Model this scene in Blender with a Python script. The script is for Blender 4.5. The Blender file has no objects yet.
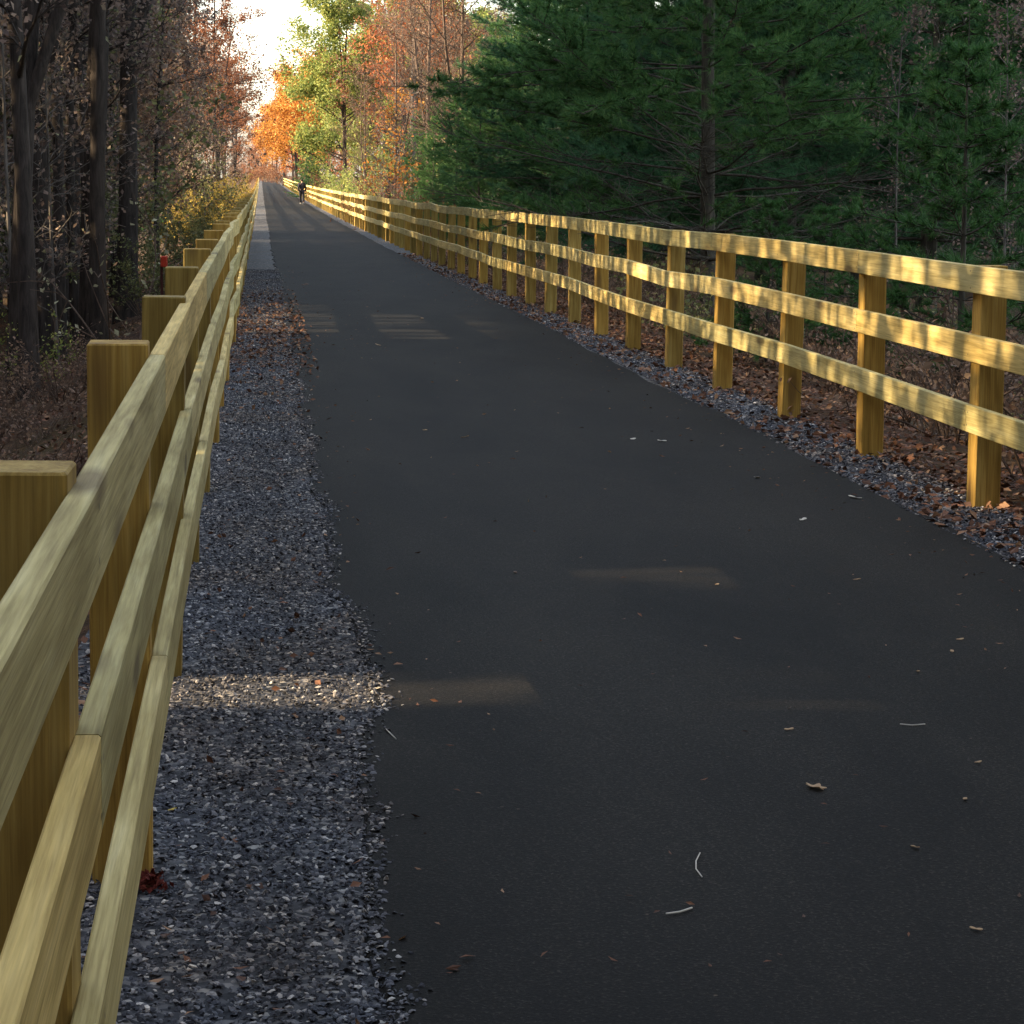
import bpy, bmesh, math, random
import numpy as np
from mathutils import Vector, Matrix

PI = math.pi
random.seed(7)
rng = np.random.default_rng(7)
scene = bpy.context.scene
col = scene.collection

# ------------------------------------------------------------------ camera
F_PX, YAW, PIT, ROLL, EYE = 2478.0, .1018, .1344, -.0113, 1.685
cy_, sy_, cp_, sp_, cr_, sr_ = (math.cos(YAW), math.sin(YAW), math.cos(PIT), math.sin(PIT),
                                math.cos(ROLL), math.sin(ROLL))
_A = np.array([[cy_, 0, -sy_], [0, 1, 0], [sy_, 0, cy_]])
_B = np.array([[1, 0, 0], [0, cp_, sp_], [0, -sp_, cp_]])
_C = np.array([[cr_, -sr_, 0], [sr_, cr_, 0], [0, 0, 1]])
_M = _C @ _B @ _A


def at(u, v, y):
    """world point seen at picture position (u, v) at the distance y along the trail"""
    d = _M.T @ np.array([(u - 512) / F_PX, (512 - v) / F_PX, 1.0])
    t = y / d[2]
    return t * d[0], y, t * d[1] + EYE


cam_d = bpy.data.cameras.new('camera')
cam = bpy.data.objects.new('camera', cam_d)
col.objects.link(cam)
r, u, f = [Vector((row[0], row[2], row[1])) for row in _M]
m = Matrix.Identity(4)
for i in range(3):
    m[i][0], m[i][1], m[i][2] = r[i], u[i], -f[i]
m[2][3] = EYE
cam.matrix_world = m
cam_d.sensor_width = 36
cam_d.sensor_fit = 'HORIZONTAL'
cam_d.lens = 36 * F_PX / 1024
cam_d.clip_start = .05
cam_d.clip_end = 6000
scene.camera = cam

# ------------------------------------------------------------------ light
SUN_EL = math.radians(18.5)
world = bpy.data.worlds.new('World')
scene.world = world
world.use_nodes = True
nt = world.node_tree
bg = nt.nodes['Background']
sky = nt.nodes.new('ShaderNodeTexSky')
sky.sky_type = 'NISHITA'
sky.sun_disc = False
sky.sun_elevation = SUN_EL
sky.sun_rotation = math.radians(-90)
sky.air_density = 1.0
sky.dust_density = 1.6
sky.ozone_density = .3
hs_ = nt.nodes.new('ShaderNodeHueSaturation')      # sky colour desaturated to make its light less blue
hs_.inputs['Saturation'].default_value = .62
nt.links.new(sky.outputs[0], hs_.inputs['Color'])
nt.links.new(hs_.outputs[0], bg.inputs[0])
bg.inputs[1].default_value = .15
sun_d = bpy.data.lights.new('sun', 'SUN')
sun_d.energy = 4.0
sun_d.angle = math.radians(.5)
sun_d.color = (1, .78, .5)
sun = bpy.data.objects.new('sun', sun_d)
col.objects.link(sun)
sdir = Vector((math.cos(SUN_EL), 0, -math.sin(SUN_EL)))       # the way the light travels
sun.rotation_euler = sdir.to_track_quat('-Z', 'Y').to_euler()
sun.location = (-60, 0, 30)
scene.view_settings.view_transform = 'Standard'
scene.view_settings.look = 'None'
scene.view_settings.gamma = 1
scene.view_settings.exposure = 2.25


# ------------------------------------------------------------------ materials
def new_mat(name):
    mt = bpy.data.materials.new(name)
    mt.use_nodes = True
    n = mt.node_tree
    return mt, n, n.nodes['Principled BSDF'], n.nodes, n.links


def ramp(nodes, stops, interp='LINEAR'):
    cr = nodes.new('ShaderNodeValToRGB')
    cr.color_ramp.interpolation = interp
    el = cr.color_ramp.elements
    while len(el) < len(stops):
        el.new(.5)
    for e, (p, c) in zip(el, stops):
        e.position = p
        e.color = (c[0], c[1], c[2], 1)
    return cr


def coords(nodes, links, scale, kind='Object', offset=None):
    tc = nodes.new('ShaderNodeTexCoord')
    mp = nodes.new('ShaderNodeMapping')
    mp.inputs['Scale'].default_value = scale
    src = tc.outputs[kind]
    if offset is not None:
        ad = nodes.new('ShaderNodeVectorMath')
        ad.operation = 'ADD'
        links.new(src, ad.inputs[0])
        links.new(offset, ad.inputs[1])
        src = ad.outputs[0]
    links.new(src, mp.inputs[0])
    return mp.outputs[0]


def noise(nodes, links, vec, scale, detail=4, rough=.6, dist=0):
    n = nodes.new('ShaderNodeTexNoise')
    n.inputs['Scale'].default_value = scale
    n.inputs['Detail'].default_value = detail
    n.inputs['Roughness'].default_value = rough
    n.inputs['Distortion'].default_value = dist
    links.new(vec, n.inputs['Vector'])
    return n.outputs['Fac']


def mixc(nodes, links, fac, a, b, mode='MIX'):
    mx = nodes.new('ShaderNodeMix')
    mx.data_type = 'RGBA'
    mx.blend_type = mode
    for val, sock in ((fac, mx.inputs[0]), (a, mx.inputs[6]), (b, mx.inputs[7])):
        if isinstance(val, (int, float)):
            sock.default_value = val
        elif isinstance(val, tuple):
            sock.default_value = (val[0], val[1], val[2], 1)
        else:
            links.new(val, sock)
    return mx.outputs[2]


def bump(nodes, links, h, strength, dist):
    b = nodes.new('ShaderNodeBump')
    b.inputs['Strength'].default_value = strength
    b.inputs['Distance'].default_value = dist
    links.new(h, b.inputs['Height'])
    return b.outputs[0]


def wood_mat(name, c0, c1, c2, axis):
    """new pressure treated pine: grain running along the local axis, knots, a tint of its own per piece"""
    mt, n, p, N, L = new_mat(name)
    oi = N.new('ShaderNodeObjectInfo')
    mul = N.new('ShaderNodeMath')
    mul.operation = 'MULTIPLY'
    mul.inputs[1].default_value = 37.0
    L.new(oi.outputs['Random'], mul.inputs[0])
    sc = (14, .7, 14) if axis == 1 else (14, 14, .7)
    v = coords(N, L, sc, offset=mul.outputs[0])
    g = noise(N, L, v, 2.2, 6, .62, .6)
    gr = ramp(N, [(.28, c0), (.5, c1), (.72, c2)])
    L.new(g, gr.inputs[0])
    sc2 = (90, 2, 90) if axis == 1 else (90, 90, 2)
    v2 = coords(N, L, sc2, offset=mul.outputs[0])
    g2 = noise(N, L, v2, 1.6, 3, .6)
    fr = ramp(N, [(.3, (.72, .68, .62)), (.62, (1.08, 1.06, 1.02))])
    L.new(g2, fr.inputs[0])
    c = mixc(N, L, 1.0, gr.outputs[0], fr.outputs[0], 'MULTIPLY')
    vo = N.new('ShaderNodeTexVoronoi')
    sc3 = (5.0, 1.1, 5.0) if axis == 1 else (5.0, 5.0, 1.1)
    L.new(coords(N, L, sc3, offset=mul.outputs[0]), vo.inputs['Vector'])
    vo.inputs['Scale'].default_value = 1.0
    kr = ramp(N, [(.10, (1, 1, 1)), (.21, (0, 0, 0))])
    L.new(vo.outputs['Distance'], kr.inputs[0])
    km = N.new('ShaderNodeMath')
    km.operation = 'MULTIPLY'
    km.inputs[1].default_value = .7
    L.new(kr.outputs[0], km.inputs[0])
    c = mixc(N, L, km.outputs[0], c, (.13, .075, .03))
    tint = ramp(N, [(0, (.72, .76, .74)), (.5, (1, 1, 1)), (1, (1.14, 1.02, .80))])
    L.new(oi.outputs['Random'], tint.inputs[0])
    c = mixc(N, L, 1.0, c, tint.outputs[0], 'MULTIPLY')
    # slow stains
    st = noise(N, L, coords(N, L, (3, .8, 3) if axis == 1 else (3, 3, .8), offset=mul.outputs[0]), 1.5, 3)
    sr2 = ramp(N, [(.35, (.66, .63, .52)), (.6, (1, 1, 1))])
    L.new(st, sr2.inputs[0])
    c = mixc(N, L, .8, c, sr2.outputs[0], 'MULTIPLY')
    L.new(c, p.inputs['Base Color'])
    p.inputs['Roughness'].default_value = .78
    p.inputs['Specular IOR Level'].default_value = .25
    L.new(bump(N, L, g2, .35, .003), p.inputs['Normal'])
    return mt


def leaf_mat(name, stops, trans=.35, rough=.6):
    mt, n, p, N, L = new_mat(name)
    ge = N.new('ShaderNodeNewGeometry')
    cr = ramp(N, stops)
    L.new(ge.outputs['Random Per Island'], cr.inputs[0])
    L.new(cr.outputs[0], p.inputs['Base Color'])
    p.inputs['Roughness'].default_value = rough
    p.inputs['Specular IOR Level'].default_value = .2
    if trans:
        tr = N.new('ShaderNodeBsdfTranslucent')
        L.new(cr.outputs[0], tr.inputs['Color'])
        mx = N.new('ShaderNodeMixShader')
        mx.inputs[0].default_value = trans
        L.new(p.outputs[0], mx.inputs[1])
        L.new(tr.outputs[0], mx.inputs[2])
        L.new(mx.outputs[0], N['Material Output'].inputs['Surface'])
    return mt


def bark_mat(name, c0, c1, s=1.0):
    mt, n, p, N, L = new_mat(name)
    v = coords(N, L, (9 * s, 9 * s, 1.6 * s))
    g = noise(N, L, v, 2.0, 6, .65, .5)
    cr = ramp(N, [(.32, c0), (.68, c1)])
    L.new(g, cr.inputs[0])
    L.new(cr.outputs[0], p.inputs['Base Color'])
    p.inputs['Roughness'].default_value = .92
    p.inputs['Specular IOR Level'].default_value = .15
    L.new(bump(N, L, g, .8, .02), p.inputs['Normal'])
    return mt


def plain_mat(name, c, rough=.8, c2=None, scale=30):
    mt, n, p, N, L = new_mat(name)
    v = coords(N, L, (1, 1, 1))
    g = noise(N, L, v, scale, 4)
    cr = ramp(N, [(.35, c), (.65, c2 or tuple(x * .75 for x in c))])
    L.new(g, cr.inputs[0])
    L.new(cr.outputs[0], p.inputs['Base Color'])
    p.inputs['Roughness'].default_value = rough
    p.inputs['Specular IOR Level'].default_value = .2
    return mt


M = {}
M['rail'] = wood_mat('treated_pine_board', (.39, .31, .115), (.60, .49, .21), (.70, .60, .30), 1)
M['post'] = wood_mat('treated_pine_post', (.25, .155, .033), (.40, .268, .068), (.53, .39, .125), 2)
M['screw'] = plain_mat('dark_screw_heads', (.05, .04, .03), .5)
M['bark'] = bark_mat('dark_bark', (.016, .013, .011), (.06, .048, .04))
M['bark_grey'] = bark_mat('grey_bark', (.05, .045, .04), (.17, .15, .13))
M['bark_pine'] = bark_mat('pine_bark', (.03, .027, .022), (.105, .093, .072))
M['twig'] = bark_mat('twig_bark', (.05, .035, .025), (.16, .11, .08))
M['twig_warm'] = bark_mat('warm_twig_bark', (.10, .06, .035), (.30, .19, .11))
M['needle'] = leaf_mat('pine_needles', [(0, (.035, .095, .03)), (.5, (.065, .155, .045)), (1, (.12, .21, .06))], .42)
M['needle_dark'] = leaf_mat('deep_green_needles', [(0, (.03, .085, .04)), (.6, (.05, .13, .055)), (1, (.09, .18, .07))], .42)
M['needle_fresh'] = leaf_mat('fresh_green_needles', [(0, (.025, .075, .02)), (.6, (.045, .125, .03)), (1, (.085, .17, .045))], .3)
M['rust'] = leaf_mat('rust_leaves', [(0, (.085, .04, .025)), (.5, (.18, .07, .035)), (1, (.32, .13, .055))], .4)
M['orange'] = leaf_mat('orange_leaves', [(0, (.30, .10, .02)), (.55, (.50, .20, .035)), (1, (.58, .33, .08))], .4)
M['red'] = leaf_mat('red_leaves', [(0, (.17, .045, .02)), (.55, (.34, .10, .035)), (1, (.42, .18, .06))], .4)
M['lime'] = leaf_mat('yellow_green_leaves', [(0, (.10, .15, .04)), (.5, (.21, .25, .06)), (1, (.40, .38, .10))], .4)
M['yellow'] = leaf_mat('golden_leaves', [(0, (.16, .11, .025)), (.5, (.31, .22, .04)), (1, (.46, .35, .07))], .4)
M['brown'] = leaf_mat('brown_leaves', [(0, (.09, .055, .04)), (.5, (.19, .115, .075)), (1, (.30, .20, .13))], .35)
M['mauve'] = leaf_mat('faded_brown_leaves', [(0, (.10, .07, .06)), (.5, (.20, .14, .11)), (.9, (.30, .22, .16)), (1, (.16, .18, .08))], .35)
M['olive'] = leaf_mat('olive_leaves', [(0, (.07, .08, .03)), (.5, (.14, .15, .055)), (1, (.26, .24, .09))], .35)
M['pale'] = leaf_mat('pale_leaves', [(0, (.18, .17, .09)), (.5, (.3, .28, .16)), (1, (.42, .38, .24))], .3)
M['litter'] = leaf_mat('fallen_leaves', [(0, (.05, .025, .015)), (.35, (.11, .05, .028)), (.7, (.19, .085, .045)), (1, (.34, .20, .11))], 0, .7)


def asphalt_mat():
    mt, n, p, N, L = new_mat('asphalt')
    v = coords(N, L, (1, 1, 1))
    fine = noise(N, L, v, 105, 4, .75)
    cr = ramp(N, [(.3, (.0035, .0032, .0028)), (.55, (.0085, .0078, .0069)), (.74, (.050, .045, .038))])
    L.new(fine, cr.inputs[0])
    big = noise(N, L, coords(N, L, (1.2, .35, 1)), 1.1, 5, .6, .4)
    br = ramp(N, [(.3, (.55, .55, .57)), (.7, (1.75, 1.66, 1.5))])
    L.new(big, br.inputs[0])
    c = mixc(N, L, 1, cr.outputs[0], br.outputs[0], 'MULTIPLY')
    # scattered tan specks of leaf crumbs
    vo = N.new('ShaderNodeTexVoronoi')
    L.new(coords(N, L, (9, 9, 9)), vo.inputs['Vector'])
    vo.inputs['Scale'].default_value = 1
    vr = ramp(N, [(.035, (1, 1, 1)), (.05, (0, 0, 0))])
    L.new(vo.outputs['Distance'], vr.inputs[0])
    pm = noise(N, L, coords(N, L, (1, .4, 1)), 1.7, 2)
    pr = ramp(N, [(.5, (0, 0, 0)), (.68, (.8, .8, .8))])
    L.new(pm, pr.inputs[0])
    mu = N.new('ShaderNodeMath')
    mu.operation = 'MULTIPLY'
    L.new(vr.outputs[0], mu.inputs[0])
    L.new(pr.outputs[0], mu.inputs[1])
    c = mixc(N, L, mu.outputs[0], c, (.14, .10, .07))
    L.new(c, p.inputs['Base Color'])
    p.inputs['Roughness'].default_value = .8
    p.inputs['Specular IOR Level'].default_value = .105
    L.new(bump(N, L, fine, .55, .006), p.inputs['Normal'])
    return mt


def gravel_mat(name, per_stone):
    mt, n, p, N, L = new_mat(name)
    if per_stone:
        ge = N.new('ShaderNodeNewGeometry')
        cr = ramp(N, [(0, (.028, .030, .036)), (.5, (.078, .083, .098)), (.84, (.17, .172, .182)), (.95, (.40, .39, .37)), (1, (.62, .60, .55))])
        L.new(ge.outputs['Random Per Island'], cr.inputs[0])
        g = noise(N, L, coords(N, L, (1, 1, 1)), 160, 3)
        gr = ramp(N, [(.3, (.75, .75, .75)), (.7, (1.2, 1.2, 1.2))])
        L.new(g, gr.inputs[0])
        c = mixc(N, L, 1, cr.outputs[0], gr.outputs[0], 'MULTIPLY')
    else:
        vo = N.new('ShaderNodeTexVoronoi')
        L.new(coords(N, L, (42, 42, 42)), vo.inputs['Vector'])
        vo.inputs['Scale'].default_value = 1
        sp = N.new('ShaderNodeSeparateColor')
        L.new(vo.outputs['Color'], sp.inputs[0])
        cr = ramp(N, [(0, (.015, .0165, .020)), (.6, (.044, .046, .052)), (.9, (.14, .14, .14)), (1, (.32, .31, .28))])
        L.new(sp.outputs[0], cr.inputs[0])
        c = cr.outputs[0]
        L.new(bump(N, L, vo.outputs['Distance'], -.8, .015), p.inputs['Normal'])
    big = noise(N, L, coords(N, L, (1.3, .7, 1)), 1.3, 4)
    br = ramp(N, [(.38, (1, 1, 1.02)), (.66, (1.02, .86, .72))])
    L.new(big, br.inputs[0])
    c = mixc(N, L, 1, c, br.outputs[0], 'MULTIPLY')
    L.new(c, p.inputs['Base Color'])
    p.inputs['Roughness'].default_value = .85
    p.inputs['Specular IOR Level'].default_value = .3
    return mt


def ground_mat():
    mt, n, p, N, L = new_mat('forest_floor')
    v = coords(N, L, (1, 1, 1))
    g = noise(N, L, v, 9, 7, .7)
    cr = ramp(N, [(.3, (.022, .014, .010)), (.5, (.07, .038, .022)), (.7, (.15, .075, .04))])
    L.new(g, cr.inputs[0])
    b = noise(N, L, v, .35, 4)
    br = ramp(N, [(.4, (1, 1, 1)), (.65, (.75, .9, .6))])
    L.new(b, br.inputs[0])
    c = mixc(N, L, 1, cr.outputs[0], br.outputs[0], 'MULTIPLY')
    L.new(c, p.inputs['Base Color'])
    p.inputs['Roughness'].default_value = .95
    p.inputs['Specular IOR Level'].default_value = .1
    L.new(bump(N, L, g, .9, .05), p.inputs['Normal'])
    return mt


M['asphalt'] = asphalt_mat()
M['gravel'] = gravel_mat('gravel_bed', False)
M['stone'] = gravel_mat('crushed_stone', True)
M['ground'] = ground_mat()


# ------------------------------------------------------------------ mesh helpers
class MB:
    """collects vertices and faces, links them as one mesh object"""

    def __init__(self):
        self.v, self.f, self.n = [], [], 0

    def add(self, verts, faces):
        verts = np.asarray(verts, dtype=np.float64)
        faces = np.asarray(faces, dtype=np.int64)
        if len(verts) == 0:
            return
        self.v.append(verts)
        self.f.append(faces + self.n)
        self.n += len(verts)

    def tube(self, pts, rad, sides=6, cap=True):
        pts = np.asarray(pts, float)
        rad = np.asarray(rad, float)
        k = len(pts)
        t = np.gradient(pts, axis=0)
        t /= np.linalg.norm(t, axis=1)[:, None] + 1e-9
        ref = np.array([0, 0, 1.0]) if abs(t[0][2]) < .8 else np.array([1.0, 0, 0])
        a = np.cross(t, ref)
        a /= np.linalg.norm(a, axis=1)[:, None] + 1e-9
        b = np.cross(t, a)
        ang = np.arange(sides) * 2 * PI / sides
        ring = (pts[:, None, :] + rad[:, None, None] * (np.cos(ang)[None, :, None] * a[:, None, :] + np.sin(ang)[None, :, None] * b[:, None, :]))
        v = ring.reshape(-1, 3)
        i = np.arange(k - 1)[:, None] * sides
        j = np.arange(sides)[None, :]
        j2 = (j + 1) % sides
        fq = np.stack([i + j, i + j2, i + sides + j2, i + sides + j], -1).reshape(-1, 4)
        self.add(v, fq)

    def leaves(self, pos, size, aspect=.6, up=0.0, rg=rng):
        """one folded diamond per position"""
        pos = np.asarray(pos, float)
        n = len(pos)
        if n == 0:
            return
        size = np.broadcast_to(np.asarray(size, float), (n,)) * rg.uniform(.65, 1.35, n)
        d = rg.normal(size=(n, 3))
        d[:, 2] *= (1 - up)
        d /= np.linalg.norm(d, axis=1)[:, None] + 1e-9
        q = rg.normal(size=(n, 3))
        q[:, 2] *= (1 - up)
        q -= (q * d).sum(1)[:, None] * d
        q /= np.linalg.norm(q, axis=1)[:, None] + 1e-9
        w = np.cross(d, q)
        s = size[:, None]
        a = pos - d * s * .5
        b = pos + q * s * aspect * .5 + w * s * .08
        c = pos + d * s * .5
        e = pos - q * s * aspect * .5 + w * s * .08
        v = np.stack([a, b, c, e], 1).reshape(-1, 3)
        self.add(v, np.arange(4 * n).reshape(-1, 4))

    def build(self, name, mat, parent=None, smooth=False, loc=(0, 0, 0), mat2=None, last=0):
        v = np.concatenate(self.v)
        me = bpy.data.meshes.new(name)
        fl = [a for a in self.f if len(a)]
        loops = np.concatenate([a.ravel() for a in fl])
        tot = np.concatenate([np.full(len(a), a.shape[1]) for a in fl])
        start = np.concatenate([[0], np.cumsum(tot)[:-1]])
        me.vertices.add(len(v))
        me.vertices.foreach_set('co', v.ravel().astype(np.float32))
        me.loops.add(len(loops))
        me.loops.foreach_set('vertex_index', loops.astype(np.int32))
        me.polygons.add(len(tot))
        me.polygons.foreach_set('loop_start', start.astype(np.int32))
        me.polygons.foreach_set('loop_total', tot.astype(np.int32))
        me.polygons.foreach_set('use_smooth', np.full(len(tot), bool(smooth)))
        me.update(calc_edges=True)
        me.materials.append(mat)
        if mat2 is not None and last:
            me.materials.append(mat2)
            mi = np.zeros(len(tot), np.int32)
            mi[-last:] = 1
            me.polygons.foreach_set('material_index', mi)
        o = bpy.data.objects.new(name, me)
        col.objects.link(o)
        o.location = loc
        if parent is not None:
            o.parent = parent
        return o


def tag(o, label=None, cat=None, group=None, kind=None):
    for k, v in (('label', label), ('category', cat), ('group', group), ('kind', kind)):
        if v:
            o[k] = v
    return o


def empty(name, loc=(0, 0, 0), rz=0.0):
    o = bpy.data.objects.new(name, None)
    o.empty_display_size = .3
    col.objects.link(o)
    o.location = loc
    o.rotation_euler = (0, 0, rz)
    return o


def copy_tree(o, parent=None):
    c = o.copy()
    col.objects.link(c)
    if parent is not None:
        c.parent = parent
    for ch in [x for x in o.children]:
        copy_tree(ch, c)
    return c


# ------------------------------------------------------------------ terrain
_PY = np.array([-60, 0, 17, 27, 44, 66, 100, 150, 200, 300, 400, 600, 800, 1600], float)
_PZ = np.array([0, 0, 0, -.04, -.13, -.22, -.31, -.385, -.40, -.30, -.12, .55, 1.1, 1.2])
_fy = np.arange(-60, 1600, 1.0)
_fz = np.interp(_fy, _PY, _PZ)
_ker = np.hanning(15)
_ker /= _ker.sum()
_fz = np.convolve(np.pad(_fz, 7, mode='edge'), _ker, 'valid')


def prof(y):
    return np.interp(y, _fy, _fz)


def gz(x, y):
    """height of the forest floor"""
    x = np.asarray(x, float)
    y = np.asarray(y, float)
    z = prof(y) + 0 * x
    l = np.clip(-.62 - x, 0, None)
    z = z - np.where(l < 4.2, .40 * l, 1.68 + .02 * np.minimum(l - 4.2, 20))
    rr = np.clip(x - 4.05, 0, None)
    z = z - np.where(rr < 2, .16 * rr, .32 + .01 * np.minimum(rr - 2, 20))
    off = np.clip(np.maximum(l, rr) / 1.0, 0, 1)
    z = z + off * (.05 * np.sin(x * 2.1 + y * .7) * np.sin(y * 1.3 - x * .5) + .09 * np.sin(x * .5 + 1) * np.sin(y * .37))
    return z


ys = np.concatenate([np.arange(-40, 0, 2.0), np.arange(0, 60, .4), np.arange(60, 160, 2.0),
                     np.arange(160, 460, 10.0), np.arange(460, 1560, 40.0)])
xs = np.concatenate([np.arange(-420, -40, 40.0), np.arange(-40, -8, 2.0), np.arange(-8, -.62, .41), [-.62, -.3, .3, 3.3, 3.7, 4.05],
                     np.arange(4.4, 10, .5), np.arange(10, 42, 2.0), np.arange(42, 460, 40.0)])


def sheet(name, xs_, ys_, zf, mat):
    X, Y = np.meshgrid(xs_, ys_)
    Z = zf(X, Y)
    v = np.stack([X, Y, Z], -1).reshape(-1, 3)
    nx, ny = len(xs_), len(ys_)
    i = np.arange(ny - 1)[:, None] * nx
    j = np.arange(nx - 1)[None, :]
    fq = np.stack([i + j, i + j + 1, i + nx + j + 1, i + nx + j], -1).reshape(-1, 4)
    b = MB()
    b.add(v, fq)
    o = b.build(name, mat, smooth=True)
    return o


tag(sheet('ground', xs, ys, gz, M['ground']), kind='structure')

yp = ys[(ys >= -10) & (ys <= 780)]


def strip(name, xl, xr, dz, mat, skirt=0.0):
    """a long strip along the trail; xl and xr are functions of y"""
    L = np.array([[xl(y), y, prof(y) + dz] for y in yp])
    R = np.array([[xr(y), y, prof(y) + dz] for y in yp])
    n = len(yp)
    b = MB()
    if skirt:
        l0 = L - np.array([.02, 0, skirt])
        r0 = R + np.array([.02, 0, -skirt])
        rows = [l0, L, R, r0]
    else:
        rows = [L, R]
    v = np.concatenate(rows)
    fs = []
    i = np.arange(n - 1)
    for k in range(len(rows) - 1):
        fs.append(np.stack([k * n + i, (k + 1) * n + i, (k + 1) * n + i + 1, k * n + i + 1], -1))
    b.add(v, np.concatenate(fs))
    o = b.build(name, mat)
    tag(o, kind='structure')
    return o


def ledge(y):
    return .29 - .03 * math.exp(-((y - 4.9) / 1.2) ** 2) + .025 * math.sin(y * 1.7) + .02 * math.sin(y * 4.1 + 1) + .012 * math.sin(y * 9.3) + .06 * math.exp(-((y - 8.6) / 1.2) ** 2) - .05 * math.exp(-((y - 4.6) / .8) ** 2)


def redge(y):
    return 3.30 + .02 * math.sin(y * 1.1 + 2) + .015 * math.sin(y * 3.3) - .08 * math.exp(-((y - 22) / 4) ** 2)


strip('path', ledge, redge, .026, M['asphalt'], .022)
strip('gravel_shoulder', lambda y: -.60 + .05 * math.sin(y * 1.3), lambda y: .45, .014, M['gravel'])
strip('gravel_shoulder', lambda y: 3.2, lambda y: 3.80 + .07 * math.sin(y * .8) + .04 * math.sin(y * 2.3), .004, M['gravel'])


def stones(name, n, xf, y0, y1, pw, smin, smax, label):
    yy = y0 + (y1 - y0) * rng.random(n) ** pw
    xx = xf(yy)
    ok = ~np.isnan(xx)
    yy, xx = yy[ok], xx[ok]
    n = len(yy)
    base = np.array([[1, 0, 0], [-1, 0, 0], [0, 1, 0], [0, -1, 0], [0, 0, 1], [.7, .6, .55], [-.6, .7, .5], [-.55, -.65, .6], [.6, -.6, .5]])
    hull = [(0, 5, 8), (4, 5, 6), (4, 6, 7), (4, 7, 8), (4, 8, 5), (0, 2, 5), (2, 6, 5), (2, 1, 6), (1, 7, 6), (1, 3, 7), (3, 8, 7), (3, 0, 8)]
    s = rng.uniform(smin, smax, n) * rng.uniform(.7, 1.2, n)
    sc = np.stack([s * rng.uniform(.7, 1.5, n), s * rng.uniform(.7, 1.5, n), s * rng.uniform(.4, .9, n)], -1)
    a = rng.uniform(0, 2 * PI, n)
    jit = base[None] * sc[:, None, :] * rng.uniform(.7, 1.25, (n, len(base), 1))
    tilt = rng.normal(0, .6, n)
    ct, st = np.cos(tilt)[:, None], np.sin(tilt)[:, None]
    jx, jy, jz = jit[..., 0] * ct - jit[..., 2] * st, jit[..., 1], jit[..., 0] * st + jit[..., 2] * ct
    ca, sa = np.cos(a)[:, None], np.sin(a)[:, None]
    px = jx * ca - jy * sa + xx[:, None]
    py = jx * sa + jy * ca + yy[:, None]
    zb = prof(yy) + np.where(xx < 2, .014, .006) + rng.uniform(-.002, .010, n)
    on_path = (xx > np.array([ledge(q) for q in yy]) - .01) & (xx < 3.28)
    zb = np.where(on_path, prof(yy) + .027, zb)
    pz = jz + zb[:, None]
    b = MB()
    b.add(np.stack([px, py, pz], -1).reshape(-1, 3),
          (np.array(hull)[None] + (np.arange(n) * len(base))[:, None, None]).reshape(-1, 3))
    o = b.build(name, M['stone'])
    tag(o, label, 'gravel', None, 'stuff')


def left_x(yy):
    x = rng.uniform(-.62, .36, len(yy))
    e = np.array([ledge(q) for q in yy])
    sp = rng.random(len(yy)) < .06
    x = np.where(sp, e + np.abs(rng.normal(0, .034, len(yy))) - .015, x)
    x[(x > e - .004) & ~sp] = np.nan
    return x


def right_x(yy):
    x = rng.uniform(3.27, 3.85, len(yy))
    return x


stones('crushed_stone', 150000, left_x, 1.5, 48, 1.75, .0034, .0082, 'grey crushed stone lying between the asphalt and the left fence')
stones('crushed_stone', 30000, right_x, 9, 48, 1.6, .006, .012, 'grey crushed stone lying along the foot of the right fence')


def litter(n, x0, x1, y0, y1, px, label, dz=.012, size=.05, drift=None):
    x = x0 + (x1 - x0) * rng.random(n) ** px
    y = y0 + (y1 - y0) * rng.random(n) ** 1.4
    if drift:
        y = rng.normal(drift[0], drift[1], n)
    patch = .5 + .5 * np.sin(x * 1.9 + y * .9) * np.sin(y * .6 + x)
    keep = rng.random(n) < .35 + .65 * patch
    x, y = x[keep], y[keep]
    pos = np.stack([x, y, gz(x, y) + dz + rng.uniform(0, .02, len(x))], -1)
    b = MB()
    b.leaves(pos, size, .65, .72)
    tag(b.build('leaf_litter', M['litter']), label, 'leaf litter', None, 'stuff')


litter(52000, 3.8, 9, 9, 70, 1.6, 'brown fallen leaves covering the ground behind the right fence')
litter(40000, -.5, -9, 3, 70, 1.3, 'brown fallen leaves covering the slope behind the left fence')
litter(3800, 3.28, 3.85, 9, 60, 1, 'rusty fallen leaves drifted onto the right gravel strip', .02, .055)
litter(900, -.55, .33, 4, 40, 1, 'small brown leaf scraps on the left gravel strip', .018, .03)

litter(4200, -.55, .50, 21, 36, 1, 'brown leaf litter across the far left gravel', .03, .042, (28.5, 4.5))


def path_crumbs():
    n = 900
    y = 5 + 50 * rng.random(n) ** 1.5
    e = rng.random(n)
    x = np.where(e < .5, 3.28 - np.abs(rng.normal(0, .35, n)), np.where(e < .7, .33 + np.abs(rng.normal(0, .15, n)), rng.uniform(.4, 3.2, n)))
    pa = (y > 24) & (y < 33)
    x = np.where(pa & (rng.random(n) < .6), rng.uniform(.35, 1.6, n), x)
    ok = (x > .36) & (x < 3.25)
    x, y = x[ok], y[ok]
    b = MB()
    b.leaves(np.stack([x, y, prof(y) + .032 + 0 * x], -1), .022 + .02 * (rng.random(len(x)) ** 4), .35, .85)
    tag(b.build('leaf_litter', M['litter']), 'tiny leaf crumbs and needles scattered over the asphalt', 'leaf litter', None, 'stuff')


path_crumbs()

# ------------------------------------------------------------------ fences
S = 2.44
POST = .14


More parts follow.
